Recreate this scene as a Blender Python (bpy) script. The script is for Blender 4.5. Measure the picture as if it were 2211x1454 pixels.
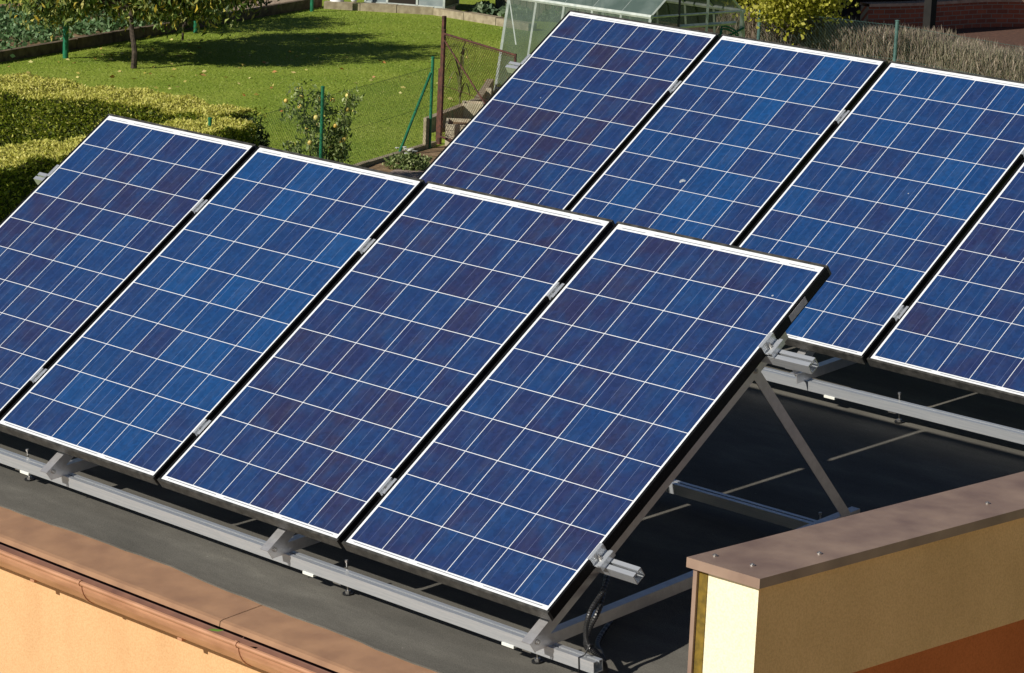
import bpy, math, random
import numpy as np
from mathutils import Matrix, Vector
random.seed(7); rng = np.random.default_rng(7)
R_ = math.radians
sc = bpy.context.scene
for o in list(bpy.data.objects): bpy.data.objects.remove(o)
COL = sc.collection

# ------------------------------------------------------------ camera, sky, sun, exposure
cam = bpy.data.cameras.new('camera'); cam.sensor_width = 36; cam.lens = 6468.735/2211*36
cam.clip_start = .1; cam.clip_end = 1000
camo = bpy.data.objects.new('camera', cam); COL.objects.link(camo); sc.camera = camo
camo.matrix_world = Matrix(((0.7047,-0.1804,0.6862,6.353),(0.7083,0.1186,-0.6959,-6.662),
                            (0.0442,0.9764,0.2113,6.041),(0,0,0,1)))
SUN_AZ, SUN_EL = 191.0, 31.0
w = bpy.data.worlds.new('World'); sc.world = w; w.use_nodes = True
nt = w.node_tree; bg = nt.nodes['Background']
sky = nt.nodes.new('ShaderNodeTexSky'); sky.sky_type = 'NISHITA'; sky.sun_disc = False
sky.sun_elevation = R_(SUN_EL); sky.sun_rotation = R_(SUN_AZ); sky.air_density = .65; sky.dust_density = .15; sky.ozone_density = 1.2
nt.links.new(sky.outputs[0], bg.inputs[0]); bg.inputs[1].default_value = 0.05
sl = bpy.data.lights.new('sun', 'SUN'); sl.energy = 5.0; sl.angle = R_(.5); sl.color = (1, .95, .87)
so = bpy.data.objects.new('sun', sl); COL.objects.link(so)
Ls = Vector((math.sin(R_(SUN_AZ))*math.cos(R_(SUN_EL)), math.cos(R_(SUN_AZ))*math.cos(R_(SUN_EL)), math.sin(R_(SUN_EL))))
so.rotation_euler = Ls.to_track_quat('Z', 'Y').to_euler(); so.location = (0, -20, 20)
sc.view_settings.view_transform = 'Standard'; sc.view_settings.look = 'None'
sc.view_settings.exposure = 0.0; sc.view_settings.gamma = 1.0; sc.view_settings.use_curve_mapping = False
sc.cycles.max_bounces = 8; sc.cycles.transparent_max_bounces = 16

# ------------------------------------------------------------ frames of reference
TH = R_(37.3); AL = R_(5.8); Z0 = 3.15
PA = Matrix(((1,0,0,0),(0,math.cos(TH),-math.sin(TH),0),(0,math.sin(TH),math.cos(TH),Z0),(0,0,0,1)))   # panel row F -> world
RB = Matrix.Rotation(math.sqrt(.0105**2+.012**2), 4, Vector((.0105,0,-.012)))
PB = PA @ Matrix.Translation((.064,2.375,-1.433)) @ RB                                               # panel row B -> world
RN = Vector((0,-math.sin(AL),math.cos(AL))); RV = Vector((0,math.cos(AL),math.sin(AL)))
RO = Vector((0,0,Z0)) - .25*RN
RF = Matrix(((1,0,0,RO.x),(0,RV.y,RN.y,RO.y),(0,RV.z,RN.z,RO.z),(0,0,0,1)))                             # roof plane -> world

# ------------------------------------------------------------ mesh builder
class MB:
    def __init__(s): s.v=[]; s.f=[]; s.m=[]; s.uv={}
    def add(s, vs, fs, mat=0):
        b=len(s.v); s.v += [tuple(v) for v in vs]
        for f in fs: s.f.append(tuple(b+i for i in f)); s.m.append(mat)
        return s
    def box(s, a, b, mat=0, M=None):
        (x0,y0,z0),(x1,y1,z1)=a,b
        vs=[(x,y,z) for z in (z0,z1) for y in (y0,y1) for x in (x0,x1)]
        if M is not None: vs=[M@Vector(v) for v in vs]
        return s.add(vs,[(0,2,3,1),(4,5,7,6),(0,1,5,4),(2,6,7,3),(0,4,6,2),(1,3,7,5)],mat)
    def prism(s, pts, axis_a, axis_b, mat=0, cap=True):
        """pts: closed 2-D outline already given as 3-D points at end a; axis_a/axis_b offsets"""
        n=len(pts); A=[Vector(p)+Vector(axis_a) for p in pts]; B=[Vector(p)+Vector(axis_b) for p in pts]
        fs=[(i,(i+1)%n,n+(i+1)%n,n+i) for i in range(n)]
        if cap: fs += [tuple(range(n))[::-1], tuple(range(n,2*n))]
        return s.add(A+B,fs,mat)
    def tube(s, path, r, n=8, mat=0, cap=True):
        path=[Vector(p) for p in path]; rs=r if isinstance(r,(list,tuple)) else [r]*len(path)
        rings=[]; up=None
        for i,p in enumerate(path):
            d=(path[min(i+1,len(path)-1)]-path[max(i-1,0)]).normalized()
            if up is None: up = Vector((0,0,1)) if abs(d.z)<.9 else Vector((1,0,0))
            a=d.cross(up).normalized(); b=a.cross(d).normalized(); up=b
            rings.append([p+rs[i]*(math.cos(t)*a+math.sin(t)*b) for t in [2*math.pi*k/n for k in range(n)]])
        vs=[v for r_ in rings for v in r_]; fs=[]
        for i in range(len(rings)-1):
            for k in range(n):
                fs.append((i*n+k,i*n+(k+1)%n,(i+1)*n+(k+1)%n,(i+1)*n+k))
        if cap: fs += [tuple(range(n)), tuple((len(rings)-1)*n+k for k in range(n))[::-1]]
        return s.add(vs,fs,mat)
    def lathe(s, prof, c=(0,0,0), n=16, mat=0):
        c=Vector(c); vs=[]; fs=[]
        for (r,z) in prof:
            for k in range(n): t=2*math.pi*k/n; vs.append(c+Vector((r*math.cos(t),r*math.sin(t),z)))
        for i in range(len(prof)-1):
            for k in range(n): fs.append((i*n+k,i*n+(k+1)%n,(i+1)*n+(k+1)%n,(i+1)*n+k))
        return s.add(vs,fs,mat)
    def build(s, name, mats, parent=None, smooth=False):
        me=bpy.data.meshes.new(name); me.from_pydata(s.v,[],s.f)
        if not isinstance(mats,(list,tuple)): mats=[mats]
        for m in mats: me.materials.append(m)
        me.polygons.foreach_set('material_index', s.m)
        if smooth: me.polygons.foreach_set('use_smooth',[True]*len(s.f))
        me.validate(); me.update()
        o=bpy.data.objects.new(name,me); COL.objects.link(o)
        if parent is not None: o.parent=parent
        return o
def tag(o,label=None,cat=None,group=None,kind=None):
    if label: o['label']=label
    if cat: o['category']=cat
    if group: o['group']=group
    if kind: o['kind']=kind
    return o
def empty(name, M=None, **k):
    o=bpy.data.objects.new(name,None); COL.objects.link(o); o.empty_display_size=.1
    if M is not None: o.matrix_world=M
    return tag(o,**k)
def copytree(o,parent=None):
    c=o.copy(); COL.objects.link(c)
    if parent is not None: c.parent=parent
    for ch in [x for x in COL.objects if x.parent==o]: copytree(ch,c)
    return c

# ------------------------------------------------------------ materials
def s2l(c): return tuple(((x/255)/12.92 if x/255<=.04045 else ((x/255+.055)/1.055)**2.4) for x in c)
class NT:
    def __init__(s,name):
        s.m=bpy.data.materials.new(name); s.m.use_nodes=True; s.t=s.m.node_tree; s.b=s.t.nodes['Principled BSDF']
    def n(s,t,**k):
        x=s.t.nodes.new(t)
        for a,b in k.items(): setattr(x,a,b)
        return x
    def l(s,a,b): s.t.links.new(a,b)
def ramp(T,fac,stops):
    r=T.n('ShaderNodeValToRGB'); cr=r.color_ramp
    while len(cr.elements)<len(stops): cr.elements.new(.5)
    for e,(p,c) in zip(cr.elements,stops): e.position=p; e.color=(*c,1)
    T.l(fac,r.inputs[0]); return r.outputs[0]
def mat(name,col,col2=None,rough=.6,metal=0,scale=8,detail=6,bump=0,bscale=60,spec=.5,lo=.35,hi=.65,coord='Object',trans=0,stretch=None,alpha=1):
    T=NT(name); tc=T.n('ShaderNodeTexCoord'); src=tc.outputs[coord]
    if stretch:
        mp=T.n('ShaderNodeMapping'); mp.inputs['Scale'].default_value=stretch; T.l(src,mp.inputs[0]); src=mp.outputs[0]
    if col2 is not None:
        no=T.n('ShaderNodeTexNoise'); no.inputs['Scale'].default_value=scale; no.inputs['Detail'].default_value=detail; T.l(src,no.inputs[0])
        T.l(ramp(T,no.outputs[0],[(lo,col),(hi,col2)]),T.b.inputs['Base Color'])
    else: T.b.inputs['Base Color'].default_value=(*col,1)
    T.b.inputs['Roughness'].default_value=rough; T.b.inputs['Metallic'].default_value=metal
    T.b.inputs['Specular IOR Level'].default_value=spec
    if bump:
        n2=T.n('ShaderNodeTexNoise'); n2.inputs['Scale'].default_value=bscale; n2.inputs['Detail'].default_value=4; T.l(src,n2.inputs[0])
        bp=T.n('ShaderNodeBump'); bp.inputs['Strength'].default_value=bump; bp.inputs['Distance'].default_value=.01; T.l(n2.outputs[0],bp.inputs['Height']); T.l(bp.outputs[0],T.b.inputs['Normal'])
    if trans: T.b.inputs['Transmission Weight'].default_value=trans
    if alpha<1: T.b.inputs['Alpha'].default_value=alpha
    return T.m
def leafmat(name,cols,rough=.55,spec=.35,transl=.25):
    """leaf material: colour varies leaf by leaf (mesh attribute 'lr', 0..1 per leaf)"""
    T=NT(name); at=T.n('ShaderNodeAttribute'); at.attribute_name='lr'
    n=len(cols); c=ramp(T,at.outputs['Fac'],[(i/(n-1) if n>1 else 0,c) for i,c in enumerate(cols)])
    T.l(c,T.b.inputs['Base Color']); T.b.inputs['Roughness'].default_value=rough; T.b.inputs['Specular IOR Level'].default_value=spec
    tr=T.n('ShaderNodeBsdfTranslucent'); T.l(c,tr.inputs[0]); mx=T.n('ShaderNodeMixShader'); mx.inputs[0].default_value=transl
    T.l(T.b.outputs[0],mx.inputs[1]); T.l(tr.outputs[0],mx.inputs[2]); T.l(mx.outputs[0],T.t.nodes['Material Output'].inputs[0])
    return T.m

def cell_material():
    T=NT('poly_silicon_cells'); uv=T.n('ShaderNodeUVMap'); uv.uv_map='cell'
    fl=T.n('ShaderNodeVectorMath',operation='FLOOR'); T.l(uv.outputs[0],fl.inputs[0])
    fr=T.n('ShaderNodeVectorMath',operation='FRACTION'); T.l(uv.outputs[0],fr.inputs[0])
    oi=T.n('ShaderNodeObjectInfo')
    wn=T.n('ShaderNodeTexWhiteNoise',noise_dimensions='4D'); T.l(fl.outputs[0],wn.inputs['Vector']); osep=T.n('ShaderNodeSeparateColor'); T.l(oi.outputs['Color'],osep.inputs[0]); T.l(osep.outputs[1],wn.inputs['W'])
    tone=T.n('ShaderNodeMath',operation='MULTIPLY_ADD'); T.l(wn.outputs['Value'],tone.inputs[0]); tone.inputs[1].default_value=.50; T.l(osep.outputs[0],tone.inputs[2])
    # cell to cell colour: purple-dark, navy, bright blue
    c1=ramp(T,tone.outputs[0],[(0,s2l((42,40,60))),(.16,s2l((42,43,76))),(.36,s2l((35,45,86))),(.6,s2l((27,52,98))),(.82,s2l((20,60,110))),(1,s2l((20,72,126)))])
    # crystal grain inside a cell
    tc=T.n('ShaderNodeTexCoord'); vo=T.n('ShaderNodeTexVoronoi'); vo.inputs['Scale'].default_value=70; T.l(tc.outputs['Object'],vo.inputs[0])
    no=T.n('ShaderNodeTexNoise'); no.inputs['Scale'].default_value=9; no.inputs['Detail'].default_value=3
    ad=T.n('ShaderNodeVectorMath',operation='ADD'); T.l(tc.outputs['Object'],ad.inputs[0]); T.l(wn.outputs['Color'],ad.inputs[1]); T.l(ad.outputs[0],no.inputs[0])
    bwm=T.n('ShaderNodeMix',data_type='RGBA',blend_type='MIX'); T.l(ramp(T,no.outputs[0],[(.42,(0,0,0)),(.75,(.7,.7,.7))]),bwm.inputs[0]); T.l(c1,bwm.inputs[6]); bwm.inputs[7].default_value=(*s2l((24,64,112)),1)
    hs=T.n('ShaderNodeMix',data_type='RGBA',blend_type='MULTIPLY'); hs.inputs[0].default_value=1
    T.l(bwm.outputs[2],hs.inputs[6]); sp=T.n('ShaderNodeSeparateColor'); T.l(vo.outputs['Color'],sp.inputs[0])
    T.l(ramp(T,sp.outputs[0],[(0,(.76,.82,.86)),(.6,(1,1,1)),(1,(1.0,1.08,1.12))]),hs.inputs[7])
    # bus bars: three thin ribbons down each cell, faint and uneven
    sx=T.n('ShaderNodeSeparateXYZ'); T.l(fr.outputs[0],sx.inputs[0])
    mul=T.n('ShaderNodeMath',operation='MULTIPLY'); T.l(sx.outputs[0],mul.inputs[0]); mul.inputs[1].default_value=3
    f2=T.n('ShaderNodeMath',operation='FRACT'); T.l(mul.outputs[0],f2.inputs[0])
    sb=T.n('ShaderNodeMath',operation='SUBTRACT'); T.l(f2.outputs[0],sb.inputs[0]); sb.inputs[1].default_value=.5
    ab=T.n('ShaderNodeMath',operation='ABSOLUTE'); T.l(sb.outputs[0],ab.inputs[0])
    lt=T.n('ShaderNodeMath',operation='LESS_THAN'); T.l(ab.outputs[0],lt.inputs[0]); lt.inputs[1].default_value=.015
    n2=T.n('ShaderNodeTexNoise'); n2.inputs['Scale'].default_value=5; mp=T.n('ShaderNodeMapping'); mp.inputs['Scale'].default_value=(6,1,1); T.l(tc.outputs['Object'],mp.inputs[0]); T.l(mp.outputs[0],n2.inputs[0])
    mr=T.n('ShaderNodeMapRange'); T.l(n2.outputs[0],mr.inputs[0]); mr.inputs[1].default_value=.35; mr.inputs[2].default_value=.7; mr.inputs[3].default_value=.08; mr.inputs[4].default_value=.42
    m3=T.n('ShaderNodeMath',operation='MULTIPLY'); T.l(lt.outputs[0],m3.inputs[0]); T.l(mr.outputs[0],m3.inputs[1])
    mx=T.n('ShaderNodeMix',data_type='RGBA'); T.l(m3.outputs[0],mx.inputs[0]); T.l(hs.outputs[2],mx.inputs[6]); mx.inputs[7].default_value=(*s2l((150,165,205)),1)
    # thin dust film, streaked down the slope
    n3=T.n('ShaderNodeTexNoise'); n3.inputs['Scale'].default_value=14; n3.inputs['Detail'].default_value=8; mp2=T.n('ShaderNodeMapping'); mp2.inputs['Scale'].default_value=(2,.5,1); T.l(tc.outputs['Object'],mp2.inputs[0]); T.l(mp2.outputs[0],n3.inputs[0])
    dm=T.n('ShaderNodeMix',data_type='RGBA'); T.l(ramp(T,n3.outputs[0],[(.45,(.0,.0,.0)),(.85,(.07,.07,.07))]),dm.inputs[0]); T.l(mx.outputs[2],dm.inputs[6]); dm.inputs[7].default_value=(.25,.25,.24,1)
    ofs=T.n('ShaderNodeVectorMath',operation='MULTIPLY_ADD'); T.l(oi.outputs['Color'],ofs.inputs[0]); ofs.inputs[1].default_value=(7,11,0); T.l(tc.outputs['Object'],ofs.inputs[2])
    vd=T.n('ShaderNodeTexVoronoi'); vd.inputs['Scale'].default_value=6.5; T.l(ofs.outputs[0],vd.inputs[0]); vs=T.n('ShaderNodeSeparateColor'); T.l(vd.outputs['Color'],vs.inputs[0])
    rr=T.n('ShaderNodeMath',operation='MULTIPLY'); T.l(vs.outputs[0],rr.inputs[0]); rr.inputs[1].default_value=.034
    l2=T.n('ShaderNodeMath',operation='LESS_THAN'); T.l(vd.outputs['Distance'],l2.inputs[0]); T.l(rr.outputs[0],l2.inputs[1])
    g2=T.n('ShaderNodeMath',operation='GREATER_THAN'); T.l(vs.outputs[1],g2.inputs[0]); g2.inputs[1].default_value=.66
    m5=T.n('ShaderNodeMath',operation='MULTIPLY'); T.l(l2.outputs[0],m5.inputs[0]); T.l(g2.outputs[0],m5.inputs[1]); m6=T.n('ShaderNodeMath',operation='MULTIPLY'); T.l(m5.outputs[0],m6.inputs[0]); m6.inputs[1].default_value=.75
    sm=T.n('ShaderNodeMix',data_type='RGBA'); T.l(m6.outputs[0],sm.inputs[0]); T.l(dm.outputs[2],sm.inputs[6]); sm.inputs[7].default_value=(.5,.52,.52,1)
    T.l(sm.outputs[2],T.b.inputs['Base Color'])
    T.b.inputs['Roughness'].default_value=.45; T.b.inputs['Coat Weight'].default_value=1.0; T.b.inputs['Coat Roughness'].default_value=.12; T.b.inputs['Specular IOR Level'].default_value=.3
    return T.m

M={}
M['cell']=cell_material()
M['backsheet']=mat('white_backsheet',(.8,.82,.83),(.74,.77,.79),rough=.4,scale=20)
M['ribbon']=mat('ribbon_tin',s2l((138,140,146)),rough=.4)
M['frame']=mat('black_anodised',(.004,.004,.005),(.008,.008,.009),rough=.5,metal=0,scale=30,spec=.18)
M['frameend']=mat('dusty_black_frame',(.032,.031,.027),(.095,.09,.08),rough=.42,scale=26,detail=10,lo=.4,hi=.75,bump=.2,bscale=120)
M['alu']=mat('mill_aluminium',(.66,.69,.72),(.76,.78,.80),rough=.28,metal=.65,scale=40,stretch=(.15,4,4),bump=.1,bscale=200)
M['alud']=mat('weathered_aluminium',(.68,.66,.65),(.78,.76,.75),rough=.34,metal=.75,scale=30,bump=.1,bscale=120)
M['bolt']=mat('zinc_bolt',(.45,.43,.4),(.6,.58,.55),rough=.35,metal=.9,scale=80)
M['rubber']=mat('black_rubber',(.012,.012,.012),rough=.5)
M['shim']=mat('white_shim',(.8,.8,.72),rough=.6)
M['sticker']=mat('grey_label',(.7,.67,.66),(.5,.48,.5),rough=.5,scale=60)
M['droppings']=mat('dried_dropping',(.45,.46,.46),(.2,.24,.3),rough=.8,scale=90)
def roof_mat():
    T=NT('bitumen_felt'); tc=T.n('ShaderNodeTexCoord')
    a=T.n('ShaderNodeTexNoise'); a.inputs['Scale'].default_value=3.2; a.inputs['Detail'].default_value=9; a.inputs['Roughness'].default_value=.62
    mp=T.n('ShaderNodeMapping'); mp.inputs['Scale'].default_value=(.5,1.6,1); T.l(tc.outputs['Object'],mp.inputs[0]); T.l(mp.outputs[0],a.inputs[0])
    b=T.n('ShaderNodeTexNoise'); b.inputs['Scale'].default_value=230; b.inputs['Detail'].default_value=3; T.l(tc.outputs['Object'],b.inputs[0])
    c=ramp(T,a.outputs[0],[(.28,s2l((84,82,76))),(.5,s2l((98,95,88))),(.64,s2l((110,107,99))),(.78,s2l((134,130,118)))])
    m=T.n('ShaderNodeMix',data_type='RGBA',blend_type='MULTIPLY'); m.inputs[0].default_value=1; T.l(c,m.inputs[6]); T.l(ramp(T,b.outputs[0],[(.3,(.78,.78,.78)),(.7,(1.15,1.15,1.15))]),m.inputs[7])
    v=T.n('ShaderNodeTexVoronoi'); v.inputs['Scale'].default_value=6; T.l(tc.outputs['Object'],v.inputs[0])
    m2=T.n('ShaderNodeMix',data_type='RGBA'); T.l(ramp(T,v.outputs['Distance'],[(0.0,(1,1,1)),(.028,(0,0,0))]),m2.inputs[0]); T.l(m.outputs[2],m2.inputs[6]); m2.inputs[7].default_value=(.3,.28,.24,1)
    T.l(m2.outputs[2],T.b.inputs['Base Color']); T.b.inputs['Roughness'].default_value=.85; T.b.inputs['Specular IOR Level'].default_value=.2
    bp=T.n('ShaderNodeBump'); bp.inputs['Strength'].default_value=.35; bp.inputs['Distance'].default_value=.004; T.l(b.outputs[0],bp.inputs['Height']); T.l(bp.outputs[0],T.b.inputs['Normal'])
    return T.m
M['felt']=roof_mat()
M['flash']=mat('brown_painted_sheet',s2l((150,114,88)),s2l((174,134,102)),rough=.5,scale=9,detail=10,bump=.06,bscale=30,lo=.3,hi=.7)
M['gutter']=mat('copper_brown_gutter',s2l((168,120,90)),s2l((200,150,116)),rough=.36,metal=.1,scale=6,detail=8,lo=.3,hi=.7,stretch=(1,3,3))
M['gutter_in']=mat('gutter_inside',s2l((96,62,50)),s2l((120,80,62)),rough=.6,scale=10)
def stucco(name,a,b,bump=.5,scale=140):
    T=NT(name); tc=T.n('ShaderNodeTexCoord')
    n=T.n('ShaderNodeTexNoise'); n.inputs['Scale'].default_value=scale; n.inputs['Detail'].default_value=6; T.l(tc.outputs['Object'],n.inputs[0])
    big=T.n('ShaderNodeTexNoise'); big.inputs['Scale'].default_value=2.5; big.inputs['Detail'].default_value=5; T.l(tc.outputs['Object'],big.inputs[0])
    c=ramp(T,big.outputs[0],[(.3,a),(.7,b)])
    m=T.n('ShaderNodeMix',data_type='RGBA',blend_type='MULTIPLY'); m.inputs[0].default_value=1; T.l(c,m.inputs[6]); T.l(ramp(T,n.outputs[0],[(.3,(.86,.84,.8)),(.6,(1,1,1))]),m.inputs[7])
    v=T.n('ShaderNodeTexVoronoi'); v.inputs['Scale'].default_value=26; T.l(tc.outputs['Object'],v.inputs[0])
    m2=T.n('ShaderNodeMix',data_type='RGBA'); T.l(ramp(T,v.outputs['Distance'],[(0.0,(.5,.5,.5)),(.07,(0,0,0))]),m2.inputs[0]); T.l(m.outputs[2],m2.inputs[6]); m2.inputs[7].default_value=(.12,.09,.05,1)
    sn=T.n('ShaderNodeTexNoise'); sn.inputs['Scale'].default_value=5; sn.inputs['Detail'].default_value=7; mps=T.n('ShaderNodeMapping'); mps.inputs['Scale'].default_value=(1,1,.55); T.l(tc.outputs['Object'],mps.inputs[0]); T.l(mps.outputs[0],sn.inputs[0])
    m4=T.n('ShaderNodeMix',data_type='RGBA',blend_type='MULTIPLY'); m4.inputs[0].default_value=1; T.l(m2.outputs[2],m4.inputs[6]); T.l(ramp(T,sn.outputs[0],[(.32,(.92,.915,.9)),(.55,(1,1,1))]),m4.inputs[7])
    T.l(m4.outputs[2],T.b.inputs['Base Color']); T.b.inputs['Roughness'].default_value=.9; T.b.inputs['Specular IOR Level'].default_value=.1
    bp=T.n('ShaderNodeBump'); bp.inputs['Strength'].default_value=bump; bp.inputs['Distance'].default_value=.003; T.l(n.outputs[0],bp.inputs['Height']); T.l(bp.outputs[0],T.b.inputs['Normal'])
    return T.m
M['wall']=stucco('apricot_stucco',(.66,.40,.20),(.70,.43,.22))
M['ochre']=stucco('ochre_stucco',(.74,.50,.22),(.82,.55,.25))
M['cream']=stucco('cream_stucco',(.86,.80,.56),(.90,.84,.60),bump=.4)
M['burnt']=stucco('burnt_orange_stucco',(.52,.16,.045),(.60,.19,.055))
M['strip']=mat('olive_strip',s2l((92,76,20)),s2l((128,104,30)),rough=.9,scale=40,detail=8)
M['coping']=mat('red_brown_coping',s2l((124,102,90)),s2l((156,132,114)),rough=.45,scale=7,detail=9,lo=.3,hi=.7,bump=.1,bscale=30)

# ------------------------------------------------------------ solar panels
PW,PH=.992,1.65
def panel_meshes():
    mb=MB()
    mb.box((.0,.0,-.04),(PW,.010,0),1); mb.box((0,PH-.010,-.04),(PW,PH,0),1)
    mb.box((0,.010,-.04),(.010,PH-.010,0),0); mb.box((PW-.010,.010,-.04),(PW,PH-.010,0),0)
    # folded foot of the hollow frame profile
    mb.box((.010,.010,-.04),(.035,PH-.010,-.0385),0); mb.box((PW-.035,.010,-.04),(PW-.010,PH-.010,-.0385),0)
    mb.box((.035,.010,-.04),(PW-.035,.035,-.0385),0); mb.box((.035,PH-.035,-.04),(PW-.035,PH-.010,-.0385),0)
    # laminate: one sheet divided into cells and the white sheet between them
    cw,gap=.1563,.0026
    xs=[.010]; x=(PW-6*cw-5*gap)/2; tx=[]
    for i in range(6): tx.append((x,x+cw)); x+=cw+gap
    y=(PH-10*cw-9*gap)/2-.003; ty=[]
    for j in range(10): ty.append((y,y+cw)); y+=cw+gap
    gx=[.010]+[v for t in tx for v in t]+[PW-.010]; gy=[.010]+[v for t in ty for v in t]+[PH-.010]
    me=bpy.data.meshes.new('laminate'); V=[];F=[];MI=[];UV=[]
    zt=-.0025
    for j,yy in enumerate(gy):
        for i,xx in enumerate(gx): V.append((xx,yy,zt))
    nx=len(gx)
    for j in range(len(gy)-1):
        for i in range(nx-1):
            F.append((j*nx+i,j*nx+i+1,(j+1)*nx+i+1,(j+1)*nx+i))
            cell=(i%2==1 and j%2==1); MI.append(1 if cell else 0)
            a,b=(i//2),(j//2); e=.001
            UV += [(a+e,b+e),(a+1-e,b+e),(a+1-e,b+1-e),(a+e,b+1-e)] if cell else [(0,0)]*4
    b0=len(V); V += [(.010,.010,-.007),(PW-.010,.010,-.007),(PW-.010,PH-.010,-.007),(.010,PH-.010,-.007)]
    F.append((b0+3,b0+2,b0+1,b0)); MI.append(0); UV += [(0,0)]*4
    yt=ty[-1][1]+.0095; yb=ty[0][0]-.0075
    for lst,yc in ((((0,0),(1,2),(3,4),(5,5)),yt),(((0,1),(2,3),(4,5)),yb)):
        for a,b in lst:
            b0=len(V); xa,xb=tx[a][0]+.02,tx[b][1]-.02; V += [(xa,yc-.0018,zt+.0004),(xb,yc-.0018,zt+.0004),(xb,yc+.0018,zt+.0004),(xa,yc+.0018,zt+.0004)]; F.append((b0,b0+1,b0+2,b0+3)); MI.append(2); UV += [(0,0)]*4
    me.from_pydata(V,[],F); me.materials.append(M['backsheet']); me.materials.append(M['cell']); me.materials.append(M['ribbon'])
    me.polygons.foreach_set('material_index',MI); ul=me.uv_layers.new(name='cell'); ul.data.foreach_set('uv',np.array(UV,dtype=np.float32).ravel()); me.update()
    return mb,me
fm,lam=panel_meshes()
proto=empty('solar_panel')
fo=fm.build('frame',[M['frame'],M['frameend']],proto)
lo=bpy.data.objects.new('cell_sheet',lam); COL.objects.link(lo); lo.parent=proto
PITCH=1.016
labF=['front row panel at the far left, cut off by the left edge','second front row panel from the left, bluest of that row',
      'third front row panel from the left, purple-tinged and speckled with white spots','rightmost solar panel of the front row, its dark right side frame exposed']
labB=['leftmost solar panel of the back row, in front of the greenhouse','second back row panel from the left, with a white dropping near its middle',
      'third back row panel from the left, below the fence post','fourth solar panel of the back row, running out of the right edge','fifth solar panel of the back row, at its right end outside the view']
panels=[]
for row,Mx,n,labs in (('F',PA,4,labF),('B',PB,5,labB)):
    for i in range(n):
        o=proto if not panels else copytree(proto)
        x=-PW-(3-i)*PITCH
        j=[random.uniform(-.0012,.0012) for _ in range(3)]
        o.matrix_world=Mx@Matrix.Translation((x+j[0],j[1],j[2]))
        tag(o,labs[i],'solar panel','blue solar panels in two tilted rows'); panels.append((row,i,o))
def childof(o,n): return [c for c in COL.objects if c.parent==o and c.name.split('.')[0]==n][0]
tones={('F',0):(.24,.31),('F',1):(.46,.77),('F',2):(.17,.13),('F',3):(.20,.55),('B',0):(.13,.91),('B',1):(.48,.23),('B',2):(.44,.67),('B',3):(.22,.41),('B',4):(.3,.83)}
for row,i,o in panels:
    cs=childof(o,'cell_sheet'); cs.color=(*tones[(row,i)],0,1)
# large dried dropping on the second back panel
mb=MB(); k=16; vs=[(.465,.72,-.0012)]+[(.465+random.uniform(.006,.02)*math.cos(2*math.pi*a/k),.72+random.uniform(.005,.018)*math.sin(2*math.pi*a/k),-.0019) for a in range(k)]
mb.add(vs,[(0,1+a,1+(a+1)%k) for a in range(k)]); mb.build('dropping',M['droppings'],panels[5][2])
# rating label on the exposed side of the last front panel
lb=MB(); lb.box((PW+.0006,1.40,-.034),(PW+.0014,1.50,-.006)); lb.build('rating_label',M['sticker'],[p for p in panels if p[0]=='F' and p[1]==3][0][2])

# ------------------------------------------------------------ mounting racks
def rail_profile(mb,x0,x1,y0,z1,Mx=None,mat=0,wd=.043,ht=.040):
    """slotted aluminium rail along x; top face at z1, front face at y0"""
    t=.003; y1=y0+wd; s0,s1=y0+wd*.42,y0+wd*.62
    pr=[(y0,z1),(s0,z1),(s0,z1-.012),(s0-t,z1-.012),(s0-t,z1-t),(y0+t,z1-t),(y0+t,z1-ht+t),(y1-t,z1-ht+t),(y1-t,z1-t),(s1+t,z1-t),(s1+t,z1-.012),(s1,z1-.012),(s1,z1),(y1,z1),(y1,z1-ht),(y0,z1-ht)]
    P=[(0,a,b) for a,b in pr]; n=len(P)
    V=[(x0,a,b) for _,a,b in P]+[(x1,a,b) for _,a,b in P]
    fs=[(i,n+i,n+(i+1)%n,(i+1)%n) for i in range(n)]
    q=lambda *ids:[tuple(ids),tuple(n+k for k in ids[::-1])]
    caps=q(0,1,2,3,4,5)[:]; fs+=q(0,1,4,5)+q(1,2,3,4)+q(0,5,6,15)+q(6,7,14,15)+q(7,8,13,14)+q(8,9,12,13)+q(9,10,11,12)
    if Mx is not None: V=[Mx@Vector(v) for v in V]
    mb.add(V,fs,mat)
def Lbar(mb,p0,p1,web,fl,t,side,nup,mat=0):
    """angle bar from p0 to p1 (centre of outer corner edge); web hangs along -nup by `web`, flange goes along side by `fl`"""
    p0,p1=Vector(p0),Vector(p1); nup=Vector(nup).normalized(); side=Vector(side).normalized()
    o=[Vector((0,0,0)),side*fl,side*fl-nup*t,side*t-nup*t,side*t-nup*web,-nup*web]
    A=[p0+v for v in o]; B=[p1+v for v in o]; n=6
    fs=[(i,(i+1)%n,n+(i+1)%n,n+i) for i in range(n)]+[(0,1,2,3),(0,3,4,5),(n+3,n+2,n+1,n),(n+5,n+4,n+3,n)]
    mb.add(A+B,fs,mat)
def hexbolt(mb,c,ax,r=.008,h=.006,n=6,mat=0):
    c=Vector(c); ax=Vector(ax).normalized(); mb.tube([c,c+ax*h],r,n=n,mat=mat)
PAn=PA.to_3x3(); pn=PAn@Vector((0,0,1)); pv=PAn@Vector((0,1,0)); X=Vector((1,0,0))
def toroof(p): 
    d=Vector(p)-RO; return (d.x,d.dot(RV),d.dot(RN))
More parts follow.
